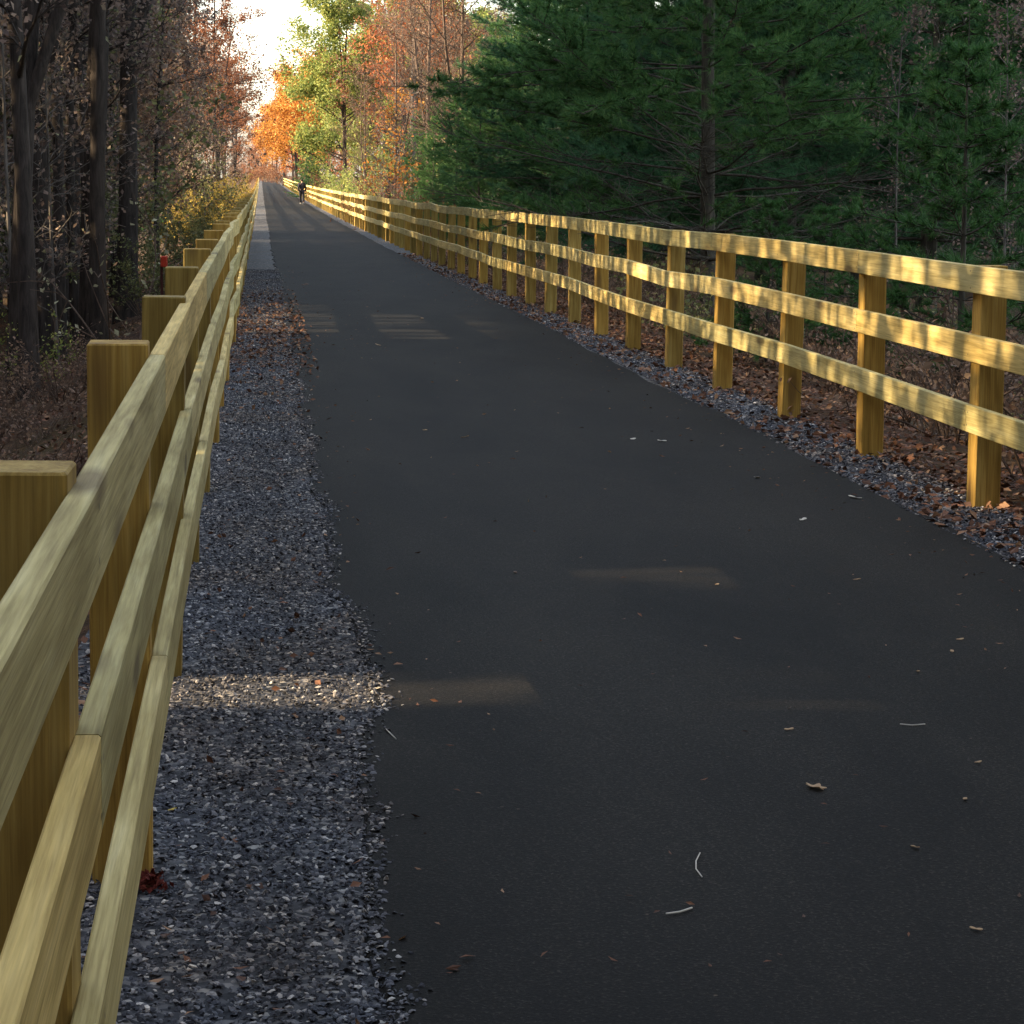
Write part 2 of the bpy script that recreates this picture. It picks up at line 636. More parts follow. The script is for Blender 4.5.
def box_rows(rows):
    """rows of (x0, x1, y, z0, z1): a board lofted along y with slightly eased edges"""
    e = .0035
    v = []
    for (x0, x1, y, z0, z1) in rows:
        v += [(x0 + e, y, z0), (x1 - e, y, z0), (x1, y, z0 + e), (x1, y, z1 - e), (x1 - e, y, z1), (x0 + e, y, z1), (x0, y, z1 - e), (x0, y, z0 + e)]
    k = len(rows)
    fq = []
    for i in range(k - 1):
        for j in range(8):
            j2 = (j + 1) % 8
            fq.append((i * 8 + j, (i + 1) * 8 + j, (i + 1) * 8 + j2, i * 8 + j2))
    caps = [tuple(range(8)), tuple(reversed([(k - 1) * 8 + j for j in range(8)]))]
    return np.array(v), np.array(fq), np.array(caps)


def post_bm(h, chamfer=.006):
    w = POST / 2
    e = chamfer
    ring = [(-w + e, -w), (w - e, -w), (w, -w + e), (w, w - e), (w - e, w), (-w + e, w), (-w, w - e), (-w, -w + e)]
    v = [(x, y, -.25) for x, y in ring] + [(x, y, h - .004) for x, y in ring] + [(x * .95, y * .95, h) for x, y in ring]
    fq = []
    for a in range(2):
        for j in range(8):
            j2 = (j + 1) % 8
            fq.append((a * 8 + j, a * 8 + j2, a * 8 + 8 + j2, a * 8 + 8 + j))
    b = MB()
    b.add(v, np.array(fq))
    b.add(np.array(v)[16:24], np.array([tuple(range(8))]))
    return b


RAILS = [('top_rail', 1.125, 1.265), ('middle_rail', .765, .905), ('bottom_rail', .405, .545)]


def fence(label, xo, side, y_first, n_post, post_h, joint_phase, seed):
    """xo: outer-most x of the posts nearest the path side; side=+1 when rails sit on the +x face"""
    rg = np.random.default_rng(seed)
    root = empty('wooden_fence', (xo, y_first, 0))
    tag(root, label, 'fence')
    yc = y_first + POST / 2 + S * np.arange(n_post)
    if seed == 11:
        wobx = rg.normal(0, .009, n_post)
    else:
        wobx = rg.normal(0, .010, n_post)
    wobz = np.array([rg.normal(0, .010, n_post) for _ in range(3)])
    wobx[:4] *= .4
    wobz[:, :4] *= .4
    base = prof(yc)
    # posts: the hundred nearest are parts, the rest one part
    meshes = []
    for k in range(3):
        o = post_bm(post_h + .006 * (k - 1)).build('post', M['post'], root)
        meshes.append(o)
    far = MB()
    for i in range(n_post):
        xp = (xo - side * POST / 2) + wobx[i]
        loc = (xp - root.location[0], yc[i] - root.location[1], base[i])
        if i < 100:
            o = meshes[i] if i < 3 else meshes[i % 3].copy()
            if i >= 3:
                col.objects.link(o)
                o.parent = root
            o.location = loc
            o.rotation_euler = (rg.normal(0, .004), side * .010 * (seed == 11) + rg.normal(0, .008), rg.normal(0, .02))
        else:
            w = POST / 2
            z1 = post_h
            v = [(sx * w + loc[0], sy * w + loc[1], z + loc[2]) for z in (-.2, z1) for sx, sy in ((-1, -1), (1, -1), (1, 1), (-1, 1))]
            far.add(v, np.array([(0, 1, 5, 4), (1, 2, 6, 5), (2, 3, 7, 6), (3, 0, 4, 7), (4, 5, 6, 7)]))
    fo = far.build('post', M['post'], root)
    fo['kind'] = 'stuff'
    # rails
    for r_i, (nm, z0, z1) in enumerate(RAILS):
        i = joint_phase[r_i] % 2 - 2
        while i < n_post - 1:
            a, c = max(i, 0), min(i + 2, n_post - 1)
            if c > a:
                rows = []
                n0 = root.location
                for k in range(a, c + 1):
                    yy = yc[k]
                    if k == a:
                        yy = yc[k] + .003
                        if a == 0:
                            yy = yc[k] - 1.6
                    if k == c:
                        yy = yc[k] - .003
                    xa = xo + wobx[k] + side * .0015
                    xb = xa + side * .038
                    x0, x1 = min(xa, xb), max(xa, xb)
                    dz = base[k] + wobz[r_i][k]
                    rows.append((x0 - xo, x1 - xo, yy - yc[a], z0 + dz - base[a], z1 + dz - base[a]))
                v, fq, caps = box_rows(rows)
                b = MB()
                b.add(v, fq)
                b.add(v, caps)
                ns = 0
                for k in range(a, c + 1):
                    if k > 16:
                        continue
                    r_ = rows[k - a]
                    ys_ = [0.0] if a < k < c else ([.022] if k == a and a > 0 else [-.022] if k == c else [])
                    for oy in ys_:
                        for fz in (.22, .78):
                            xf = (r_[1] + .0012) if side > 0 else (r_[0] - .0012)
                            yy, zz = r_[2] + oy + rg.normal(0, .006), r_[3] + (r_[4] - r_[3]) * fz + rg.normal(0, .006)
                            an = np.arange(8) * PI / 4 * side
                            b.add(np.stack([np.full(8, xf), yy + .0055 * np.cos(an), zz + .0055 * np.sin(an)], -1), np.array([tuple(range(8))]))
                            ns += 1
                bo = b.build(nm, M['rail'], root, loc=(0, yc[a] - n0[1], base[a]), mat2=M['screw'], last=ns)
            i += 2
    return root


fence('long three rail timber fence on the left, its post tops rising beside the rail', -.266, 1, 3.332 - S, 165, 1.288, (2, 1, 2), 11)
fence('long three rail yellow timber fence along the right edge of the path', 3.672, -1, 12.43 - 2 * S, 160, 1.255, (5, 3, 2), 12)


# ------------------------------------------------------------------ trees
def wander(p, d, length, n, bend, rg, lift=0.0):
    pts = [np.array(p, float)]
    d = np.array(d, float)
    d /= np.linalg.norm(d)
    for i in range(n):
        d = d + rg.normal(0, bend, 3) + np.array([0, 0, lift])
        d /= np.linalg.norm(d)
        pts.append(pts[-1] + d * length / n)
    return np.array(pts), d


def deciduous(seed, H, r, base, spread, n_limb, leaf_mat_, leaf_n, leaf_size, bark, twigm, name='bare_tree', lean=.0, fork=False, up=.75, droop=0.0, twig_n=7):
    """tapered trunk with limbs (one mesh) and a crown of twigs and leaves"""
    rg = np.random.default_rng(seed)
    root = empty(name)
    T = MB()
    tw = MB()
    lf = MB()
    tp, _ = wander((0, 0, -.3), (lean, rg.normal(0, .02), 1), H + .3, 14, .018, rg, .02)
    tr = r * np.linspace(1, .12, 15) ** .9
    tr[0] *= 1.5
    tr[1] *= 1.08
    T.tube(tp, tr, 10)
    stems = [(tp, tr)]
    if fork:
        k = 3 + int(rg.integers(0, 3))
        a = rg.uniform(0, 2 * PI)
        t2, _ = wander(tp[k], (.35 * math.cos(a), .35 * math.sin(a), 1), H * .75, 12, .05, rg, .03)
        r2 = tr[k] * .8 * np.linspace(1, .12, 13)
        T.tube(t2, r2, 8)
        stems.append((t2, r2))
    ends = []
    for li in range(n_limb):
        sp_, sr_ = stems[li % len(stems)]
        t = rg.uniform(base, .98) ** .9
        k = t * (len(sp_) - 1)
        k0 = int(k)
        p = sp_[k0] + (sp_[min(k0 + 1, len(sp_) - 1)] - sp_[k0]) * (k - k0)
        a = rg.uniform(0, 2 * PI)
        L = spread * (1.15 - .75 * t) * rg.uniform(.6, 1.15)
        d = (math.cos(a), math.sin(a), up * rg.uniform(.3, 1.2))
        pts, dd = wander(p, d, L, 7, .13, rg, .05 - droop)
        rr = max(.012, sr_[k0] * .42) * np.linspace(1, .18, 8)
        T.tube(pts, rr, 5)
        for s in range(twig_n):
            q = rg.integers(2, 8)
            a2 = rg.uniform(0, 2 * PI)
            dv = pts[q] - pts[q - 1]
            dv = dv / np.linalg.norm(dv) + np.array([math.cos(a2), math.sin(a2), rg.uniform(-.2, .8)]) * .8
            p2, d2 = wander(pts[q], dv, L * rg.uniform(.2, .5), 4, .2, rg, .04)
            tw.tube(p2, np.linspace(max(.006, rr[q] * .6), .004, 5), 3)
            ends += [p2[2], p2[3], p2[4]]
            for s2 in range(3):
                q2 = rg.integers(1, 5)
                p3, _ = wander(p2[q2], d2 + rg.normal(0, .7, 3), L * rg.uniform(.08, .22), 2, .25, rg, .03)
                tw.tube(p3, np.linspace(.006, .003, 3), 3)
                ends += [p3[1], p3[2]]
    ends = np.array(ends)
    if leaf_n:
        T.v += tw.v
        T.f += [a + T.n for a in tw.f]
    T.build('trunk', bark, root, True)
    if leaf_n:
        idx = rg.integers(0, len(ends), leaf_n)
        pos = ends[idx] + rg.normal(0, leaf_size * 1.15, (leaf_n, 3))
        lf.leaves(pos, leaf_size, .65, .25, rg)
        lf.build('crown', leaf_mat_, root)
    else:
        tw.build('crown', twigm, root)
    return root


def pine(seed, H, r, first, spread, mat, whorl=.55, nb=5, dead_below=0.0, tuft_len=.14, needles=14, name='pine_tree', wid=.012, dens=1.35, top_power=.8):
    rg = np.random.default_rng(seed)
    root = empty(name)
    T = MB()
    tp, _ = wander((0, 0, -.3), (0, 0, 1), H + .3, 16, .012, rg, .02)
    tr = r * np.linspace(1, .06, 17)
    tr[0] *= 1.3
    T.tube(tp, tr, 10)
    P, D = [], []
    z = first
    while z < H - .3:
        t = z / H
        L0 = spread * (1 - t) ** top_power
        k = (z + .3) / (H + .3) * 16
        k0 = min(int(k), 15)
        c = tp[k0] + (tp[k0 + 1] - tp[k0]) * (k - k0)
        a0 = rg.uniform(0, 2 * PI)
        for i in range(nb):
            a = a0 + i * 2 * PI / nb + rg.normal(0, .25)
            L = L0 * rg.uniform(.65, 1.15)
            dead = z < dead_below
            d = np.array([math.cos(a), math.sin(a), rg.uniform(-.1, .22) + .35 * t])
            pts, dd = wander(c, d, L, 8, .07, rg, .015)
            T.tube(pts, np.linspace(max(.007, tr[k0] * .19), .003, 9), 4)
            side = np.array([-math.sin(a), math.cos(a), 0])
            nsub = int(8 + 5 * L)
            for s in range(nsub):
                q = rg.uniform(.22 if not dead else .1, 1) * 8
                q0 = min(int(q), 7)
                o = pts[q0] + (pts[q0 + 1] - pts[q0]) * (q - q0)
                sg = 1 if s % 2 else -1
                fw = (pts[q0 + 1] - pts[q0])
                fw /= np.linalg.norm(fw)
                sd = fw * rg.uniform(.5, 1) + side * sg * rg.uniform(.4, 1.1) + np.array([0, 0, rg.normal(.05, .2)])
                Ls = L * rg.uniform(.12, .34) * (1.15 - q / 8 * .6)
                sp2, sd2 = wander(o, sd, Ls, 3, .12, rg, .03)
                T.tube(sp2, np.linspace(.006, .003, 4), 3)
                if dead and rg.random() < .92:
                    continue
                nt_ = max(2, int(Ls / .075 * dens))
                for g in range(nt_):
                    w = rg.uniform(.2, 1.0) * 3
                    w0 = min(int(w), 2)
                    P.append(sp2[w0] + (sp2[w0 + 1] - sp2[w0]) * (w - w0))
                    D.append(sd2 + rg.normal(0, .35, 3) + np.array([0, 0, .15]))
        z += whorl * rg.uniform(.7, 1.25)
    P, D = np.array(P), np.array(D)
    D /= np.linalg.norm(D, axis=1)[:, None]
    n = len(P)
    # each tuft: a spray of slim needle blades
    pos = np.repeat(P, needles, 0)
    dr = np.repeat(D, needles, 0) + rg.normal(0, .5, (n * needles, 3))
    dr /= np.linalg.norm(dr, axis=1)[:, None]
    ln = (tuft_len * rg.uniform(.6, 1.3, n * needles))[:, None]
    sdv = np.cross(dr, rg.normal(size=dr.shape))
    sdv /= np.linalg.norm(sdv, axis=1)[:, None] + 1e-9
    a = pos - sdv * wid * .5
    b = pos + sdv * wid * .5
    c = pos + dr * ln
    nb_ = MB()
    nb_.add(np.stack([a, b, c], 1).reshape(-1, 3), np.arange(3 * n * needles).reshape(-1, 3))
    T.build('trunk', M['bark_pine'], root, True)
    nb_.build('crown', mat, root)
    return root


def shrub(seed, h, spread, n_stem, stem_m, leaf_m, leaf_n, leaf_size, name='shrub', arch=.06):
    rg = np.random.default_rng(seed)
    root = empty(name)
    st, lf = MB(), MB()
    ends = []
    for i in range(n_stem):
        a = rg.uniform(0, 2 * PI)
        rad = spread * .25 * math.sqrt(rg.random())
        d = (math.cos(a) * rg.uniform(.1, .8), math.sin(a) * rg.uniform(.1, .8), 1)
        L = h * rg.uniform(.6, 1.25)
        pts, dd = wander((rad * math.cos(a), rad * math.sin(a), -.05), d, L, 7, .12, rg, -arch)
        st.tube(pts, np.linspace(.009, .003, 8) * (h ** .5), 4)
        ends += list(pts[3:])
        for s in range(4):
            q = rg.integers(2, 8)
            p2, _ = wander(pts[q], dd + rg.normal(0, .8, 3), L * rg.uniform(.15, .4), 3, .2, rg, 0)
            st.tube(p2, np.linspace(.005, .002, 4) * (h ** .5), 3)
            ends += list(p2[1:])
    ends = np.array(ends)
    st.build('stems', stem_m, root)
    if leaf_n:
        idx = rg.integers(0, len(ends), leaf_n)
        pos = ends[idx] + rg.normal(0, leaf_size * .9, (leaf_n, 3))
        pos[:, 2] = np.maximum(pos[:, 2], .03)
        lf.leaves(pos, leaf_size, .6, .2, rg)
        lf.build('foliage', leaf_m, root)
    return root


USED = set()


def place(proto, x, y, rz=None, sc=1.0, label=None, cat='tree', group=None, dz=0.0, scz=None):
    if proto.name in USED:
        o = copy_tree(proto)
    else:
        o = proto
        USED.add(proto.name)
    o.location = (x, y, float(gz(x, y)) + dz)
    o.rotation_euler = (0, 0, random.uniform(0, 2 * PI) if rz is None else rz)
    o.scale = (sc, sc, scz or sc)
    for k in ('label', 'category', 'group'):
        if k in o:
            del o[k]
    tag(o, label, cat, group)
    return o


def xpix(u, y):
    return at(u, 174, y)[0]


# --- kinds
pineA = pine(21, 15, .115, 1.0, 4.2, M['needle'], .42, 6, 2.3, name='pine_tree')
pineB = pine(22, 16, .17, .9, 4.6, M['needle_dark'], .5, 6, 1.0, name='pine_tree')
pineC = pine(23, 13, .13, .7, 4.0, M['needle'], .5, 6, .0, name='pine_tree')
youngP = pine(24, 3.0, .035, .25, 1.5, M['needle_fresh'], .26, 6, 0, .10, 18, wid=.0075, dens=1.5, name='young_pine', top_power=.9)

bareA = deciduous(31, 15, .17, .42, 2.6, 26, M['mauve'], 6500, .085, M['bark'], M['twig'], 'woodland_tree', .03, True)
bareB = deciduous(32, 17, .20, .42, 2.6, 26, M['brown'], 6500, .085, M['bark'], M['twig'], 'woodland_tree', -.005)
bareC = deciduous(33, 13, .10, .2, 2.2, 24, M['mauve'], 5000, .085, M['bark'], M['twig'], 'woodland_tree', .06)
denseA = deciduous(34, 14, .16, .08, 4.4, 46, M['mauve'], 16000, .14, M['bark'], M['twig'], 'woodland_tree', .0, True, .55)
denseB = deciduous(35, 15, .17, .06, 4.6, 46, M['brown'], 16000, .14, M['bark'], M['twig'], 'woodland_tree', .0, False, .5)
denseC = deciduous(36, 12, .12, .05, 4.0, 46, M['olive'], 15000, .14, M['bark'], M['twig'], 'woodland_tree', .0, False, .5)
sap = deciduous(37, 7, .03, .12, 1.6, 22, M['mauve'], 1500, .075, M['bark_grey'], M['twig'], 'sapling', .08, False, .8)
rustT = deciduous(38, 17, .2, .2, 4.6, 46, M['rust'], 13000, .15, M['bark'], M['twig'], 'maple_tree', .02, True, .55)
orangeT = deciduous(39, 12, .18, .2, 4.6, 50, M['orange'], 15000, .22, M['bark'], M['twig_warm'], 'maple_tree', 0, True, .5)
rustR = deciduous(44, 14, .17, .2, 4.2, 44, M['red'], 5000, .17, M['bark_grey'], M['twig_warm'], 'maple_tree', 0, True, .6)
redT = deciduous(40, 14, .17, .1, 4.2, 44, M['red'], 9000, .2, M['bark'], M['twig_warm'], 'maple_tree', 0, False, .5)
limeT = deciduous(41, 13, .17, .1, 4.4, 54, M['lime'], 27000, .19, M['bark'], M['twig_warm'], 'birch_tree', 0, True, .55)
warmbare = deciduous(42, 14, .12, .05, 3.6, 60, M['brown'], 2600, .10, M['twig'], M['twig_warm'], 'bare_tree', .02, True, .9, 0, 11)
sprig = deciduous(43, 5.5, .05, .25, 1.8, 22, M['orange'], 750, .14, M['bark_grey'], M['twig_warm'], 'young_maple', .0)
yshrub = shrub(51, 2.2, 1.8, 16, M['twig_warm'], M['yellow'], 2600, .11, 'golden_shrub')
lshrub = shrub(52, 2.4, 2.0, 16, M['twig_warm'], M['lime'], 3000, .12, 'leafy_shrub')
bram = shrub(53, .95, 1.4, 22, M['twig'], M['brown'], 420, .06, 'bramble', .10)
bram2 = shrub(54, .8, 1.4, 20, M['twig'], M['olive'], 520, .06, 'bramble', .12)
oshrub = shrub(55, 1.1, 1.3, 14, M['twig'], M['lime'], 520, .055, 'leafy_shrub', .05)
vine = shrub(56, 1.5, .25, 3, M['twig'], M['pale'], 60, .05, 'tall_weed', .02)
vine2 = shrub(66, 1.7, .2, 3, M['twig'], M['pale'], 70, .055, 'tall_weed', .03)
gshrub = shrub(57, 2.0, 1.8, 14, M['twig'], M['olive'], 1900, .09, 'leafy_shrub', .05)
bshrub = shrub(58, 2.2, 1.8, 18, M['twig_warm'], M['rust'], 1300, .09, 'brown_shrub', .04)

# --- the left woods: prominent trunks first
for u, y, px, pr, lab in [
        (93, 34, 25, bareB, 'thick straight dark trunk in left woods, the broadest one nearest the fence'),
        (125, 42, 20, bareA, 'dark forked trunk just right of the broadest trunk in the left woods'),
        (42, 40, 22, bareB, 'dark trunk left of the broadest trunk in the left woods'),
        (14, 30, 14, bareA, 'dark forked trunk nearest the left border of the photo'),
        (64, 48, 13, bareC, 'slimmer grey trunk between the two thickest dark trunks on the left')]:
    w = px * y / F_PX
    base_r = {bareB.name: .20, bareA.name: .17, bareC.name: .10}[pr.name.split('.')[0]] if False else None
    x = xpix(u, y)
    sc = {id(bareB): .2, id(bareA): .17, id(bareC): .10}[id(pr)]
    place(pr, x, y, None, min(1.25, max(.8, w * .5 / sc / .95)), lab, 'tree')

GL = 'trees standing in the woods left of the path'
for i in range(58):
    y = random.uniform(26, 130)
    x = -random.uniform(1.8, 3.2) - (y - 20) * random.uniform(0, .115)
    pr = random.choice([bareA, bareB, bareC, bareC, sap, sap, sap] if y > 45 else [bareC, sap, sap])
    if y > 70:
        pr = random.choice([sap, bareA, bareC, bareC])
        x -= 2.6
    lab = 'thin sapling with faded leaves among the left woods' if pr is sap else 'brown autumn tree among the dim left woods'
    place(pr, x, y, None, random.uniform(.8, 1.15), lab, 'sapling' if pr is sap else 'tree',
          'saplings in the left woods' if pr is sap else GL)
for i in range(16):
    y = random.uniform(44, 80)
    x = -5.2 - y * random.uniform(.02, .07)
    place(random.choice([denseA, denseB, denseC, denseB]), x, y, None, random.uniform(.8, 1.0), 'brown autumn tree among the dim left woods', 'tree', GL)
for i in range(12):
    y = random.choice([random.uniform(72, 92), random.uniform(128, 165)])
    x = -6.5 - (y - 70) * .06 - random.uniform(0, 9)
    place(random.choice([denseA, denseB, denseC, denseB]), x, y, None, random.uniform(.9, 1.2), 'brown autumn tree among the dim left woods', 'tree', GL)
for u, y, pr, sc in [(150, 95, denseA, .8), (172, 104, rustT, .72), (194, 112, denseA, .62), (128, 86, denseB, .8), (108, 78, denseA, .8), (122, 84, denseB, .6), (85, 70, denseB, .8), (60, 66, denseA, .8), (30, 70, denseB, .9)]:
    place(pr, xpix(u, y), y, None, sc, 'brown autumn tree among the dim left woods', 'tree', GL)
# olive and dark evergreen growth beside the fence further on
place(denseC, xpix(205, 110) - 1.7, 110, None, .75, 'small dark green tree beside the far left fence', 'tree')
place(pineC, xpix(195, 125) - 1, 125, None, .8, 'dark pine among the brown trees on the left', 'tree')
for u, y, sc, lab in [(212, 150, 1.1, 'tall rust leaved tree reaching against the sky on the left'),
                      (238, 215, 1.15, 'rust leaved tree behind the tall one on the left'),
                      (232, 250, 1.0, 'rust leaved tree standing behind two others against the sky on the left'), (246, 340, 1.0, 'furthest rust leaved tree at the left rim of the sky gap'),
                      (238, 300, 1.0, 'far rust leaved tree leaning over the end of the path on the left')]:
    place(rustT, xpix(u, y) - 1.6, y, None, sc, lab, 'tree')
for u, y in [(170, 190), (190, 240), (150, 220), (210, 280), (225, 360), (238, 420), (200, 330), (120, 200), (100, 260)]:
    place(random.choice([denseA, denseB, rustT]), xpix(u, y) - 2, y, None, random.uniform(.9, 1.1), 'autumn tree far along the left edge of the path', 'tree', 'far trees on the left')
for u, y, sc in [(236, 92, .75), (228, 105, .9), (240, 125, .9), (222, 82, .7), (246, 150, .9), (249, 190, 1), (244, 170, 1), (215, 100, .9)]:
    place(yshrub, min(xpix(u, y) - .7, -2.3), y, None, sc, 'golden shrub in sunlight behind the far left fence', 'shrub', 'golden shrubs by the far left fence')
for u, y, sc in [(190, 60, .7), (205, 66, .7), (178, 52, .6), (212, 75, .8), (165, 48, .6), (150, 40, .6)]:
    place(gshrub, min(xpix(u, y), -1.1), y, None, sc, 'olive leaved shrub on the slope behind the left fence', 'shrub', 'olive shrubs behind the left fence')
place(oshrub, xpix(24, 29), 29, None, .72, 'low yellow green shrub in front of the left woods', 'shrub')
place(oshrub, xpix(-6, 31), 31, None, .9, 'low yellow green shrub cut by the left border of the photo', 'shrub')
place(vine2, xpix(120, 21), 21, 2.2, 1.0, 'arching weed with pale leaves behind the left fence posts', 'weed')
for i in range(16):
    y = random.uniform(14, 45)
    x = -1.3 - random.uniform(0, .09) * y
    place(bram, x, y, None, random.uniform(.4, .8), 'tangled bramble on the slope behind the left fence', 'bramble', 'brambles behind the left fence')

# --- the right side: pines
GP = 'dark pines in the wood behind the right fence'
p0 = at(711, 200, 33)
place(pineA, p0[0], 33, 2.4, 1.0, 'pine with bare grey trunk and dead lower branches behind the right fence', 'tree')
for u, y, pr, sc in [(620, 46, pineB, 1.0), (565, 58, pineC, .95), (555, 70, pineB, .95), (660, 55, pineC, 1.05), (580, 72, pineA, 1.05),
                     (780, 44, pineB, 1.0), (860, 52, pineC, 1.05), (930, 40, pineB, .9), (1000, 50, pineC, 1.0), (1060, 38, pineA, .9),
                     (455, 78, pineC, .42), (432, 90, pineC, .36), (478, 72, pineC, .42), (440, 104, pineC, .5), (472, 98, pineC, .5), (500, 88, pineC, .62), (416, 118, pineC, .43), (490, 112, pineB, .6), (700, 70, pineB, 1.1), (790, 66, pineB, 1.1), (880, 75, pineB, 1.1), (960, 70, pineB, 1.1), (1030, 66, pineC, 1.1),
                     (640, 88, pineB, 1.1), (560, 95, pineB, 1.1), (740, 95, pineC, 1.2), (840, 98, pineB, 1.2), (930, 100, pineC, 1.2), (1010, 100, pineB, 1.2),
                     (540, 110, pineC, 1.0), (600, 120, pineB, 1.1), (690, 125, pineB, 1.2), (800, 125, pineB, 1.2), (900, 130, pineB, 1.2), (1000, 130, pineB, 1.2)]:
    sw = {'A': 4.2, 'B': 4.6, 'C': 4.0}[[k for k, q in (('A', pineA), ('B', pineB), ('C', pineC)) if q is pr][0]] * sc
    place(pr, max(xpix(u, y), 3.9 + 1.2 * sw), y, None, sc, 'dark green pine standing in the wood behind the right fence', 'tree', GP)
place(youngP, xpix(770, 25), 25, None, .62, 'fresh green young pine right of the bare grey trunk', 'young pine')
place(youngP, xpix(830, 28), 28, None, .6, 'fresh green young pine beside another, further right along the fence', 'young pine')
place(youngP, xpix(965, 24), 24, None, 1.25, 'taller young pine by the right border of the photo', 'young pine')
for u, y, sc, lab in [(905, 33, .75, 'slim half bare brown tree between the pines near the right border'),
                      (1010, 30, .7, 'slim half bare brown tree cut by the right border of the photo')]:
    place(sap, xpix(u, y), y, None, sc, lab, 'tree')
# bare trees and autumn colour further along
for u, y, sc, lab in [(462, 98, 1.0, 'bare tan tree with fine upright twigs left of the pines'),
                      (430, 108, 1.05, 'bare tan tree with fine twigs beside the red maple'),
                      (395, 125, .8, 'bare tan tree behind the young orange maple'),
                      (365, 140, .6, 'low bare tan tree by the yellow green shrub')]:
    place(warmbare, xpix(u, y), y, None, sc, lab, 'tree')
place(rustR, xpix(398, 138) + .8, 138, None, 1.0, 'red leaved maple standing above the bare tan trees', 'tree')
place(sprig, xpix(398, 102), 102, None, .95, 'young orange maple against the dark pines', 'tree')
place(limeT, xpix(340, 165) + .3, 165, 1.0, 1.0, 'yellow green tree rising against the bright sky', 'tree')
place(limeT, xpix(366, 188), 188, 2.6, 1.12, 'yellow green tree standing behind the other one', 'tree')
place(orangeT, xpix(316, 225), 225, None, 1.0, 'bright orange maple beside the far path', 'tree')
place(orangeT, xpix(296, 275), 275, None, 1.0, 'bright orange maple further off, leaning to the sky gap', 'tree')
place(pineC, xpix(312, 200), 200, None, .38, 'small dark pine under the bright orange maple', 'tree')
place(pineC, xpix(306, 212), 212, None, .42, 'small dark pine behind another under the orange maple', 'tree')
for u, y, sc in [(340, 128, .9), (352, 136, .8), (332, 146, .9)]:
    place(lshrub, max(4.8, xpix(u, y)), y, None, sc, 'yellow green shrub in sunlight behind the far right fence', 'shrub', 'yellow green shrubs by the far right fence')
for u, y, sc in [(380, 90, .8), (365, 105, .9), (372, 98, .8), (322, 175, 1), (312, 190, 1), (305, 230, 1.1), (298, 260, 1.2), (318, 160, .9), (410, 84, .7), (440, 72, .6)]:
    place(bshrub, max(4.8, xpix(u, y)), y, None, sc, 'rusty brown shrub behind the far right fence', 'shrub', 'rusty shrubs by the far right fence')
for u, y in [(284, 340), (276, 400), (270, 460), (300, 320), (310, 360), (290, 430), (330, 260), (350, 240), (380, 220), (420, 200), (460, 180), (500, 170), (400, 260), (450, 250), (405, 175), (388, 178), (415, 160), (430, 190), (455, 170), (480, 185), (420, 230), (470, 220)]:
    place(random.choice([redT, orangeT, rustT, redT]) if u < 320 else random.choice([denseB, denseA, redT, limeT]), xpix(u, y) + 1.2, y, None, random.uniform(.9, 1.1),
          'autumn tree far along the right edge of the path', 'tree', 'far trees on the right')
for u, y in [(262, 620), (250, 560), (272, 560), (256, 700), (266, 700), (240, 600), (285, 600)]:
    place(random.choice([redT, rustT, bareB]), xpix(u, y), y, None, random.uniform(.7, 1.0), 'hazy autumn tree where the path disappears', 'tree', 'trees at the end of the path')

for u, y, sc in [(376, 200, 1.25), (394, 158, 1.1)]:
    place(rustT, xpix(u, y) + 1, y, None, sc, 'autumn tree far along the right edge of the path', 'tree', 'far trees on the right')
for u, y, sc in [(252, 470, 2.2), (262, 520, 2.4), (270, 480, 2.2), (257, 600, 3), (266, 640, 3), (248, 640, 3), (276, 520, 2.6), (244, 520, 2.6), (282, 430, 2), (261, 560, 2.2)]:
    place(bshrub, xpix(u, y), y, None, sc, 'rusty thicket where the path disappears', 'shrub', 'rusty shrubs at the end of the path')

# --- undergrowth behind the right fence
for i in range(46):
    y = 12 + 50 * random.random() ** 1.3
    x = 4.8 + random.random() ** 1.3 * (1.2 + y * .05)
    place(random.choice([bram, bram, bram2]), x, y, None, random.uniform(.6, 1.15), 'tangled bramble in the undergrowth behind the right fence', 'bramble', 'brambles behind the right fence')
for u, v, y, sc, lab in [(538, 215, 42, .85, 'pale leaved climbing weed, left one of the pair before the pines'),
                         (560, 218, 41, .9, 'pale leaved climbing weed, right one of the pair before the pines'),
                         (600, 222, 38, .7, 'short pale leaved weed just right of the climbing pair')]:
    place(vine, xpix(u, y), y, None, sc, lab, 'weed')

# --- unseen leaf screen for the left wood, shaped to shade the near path
TAN = math.tan(SUN_EL)


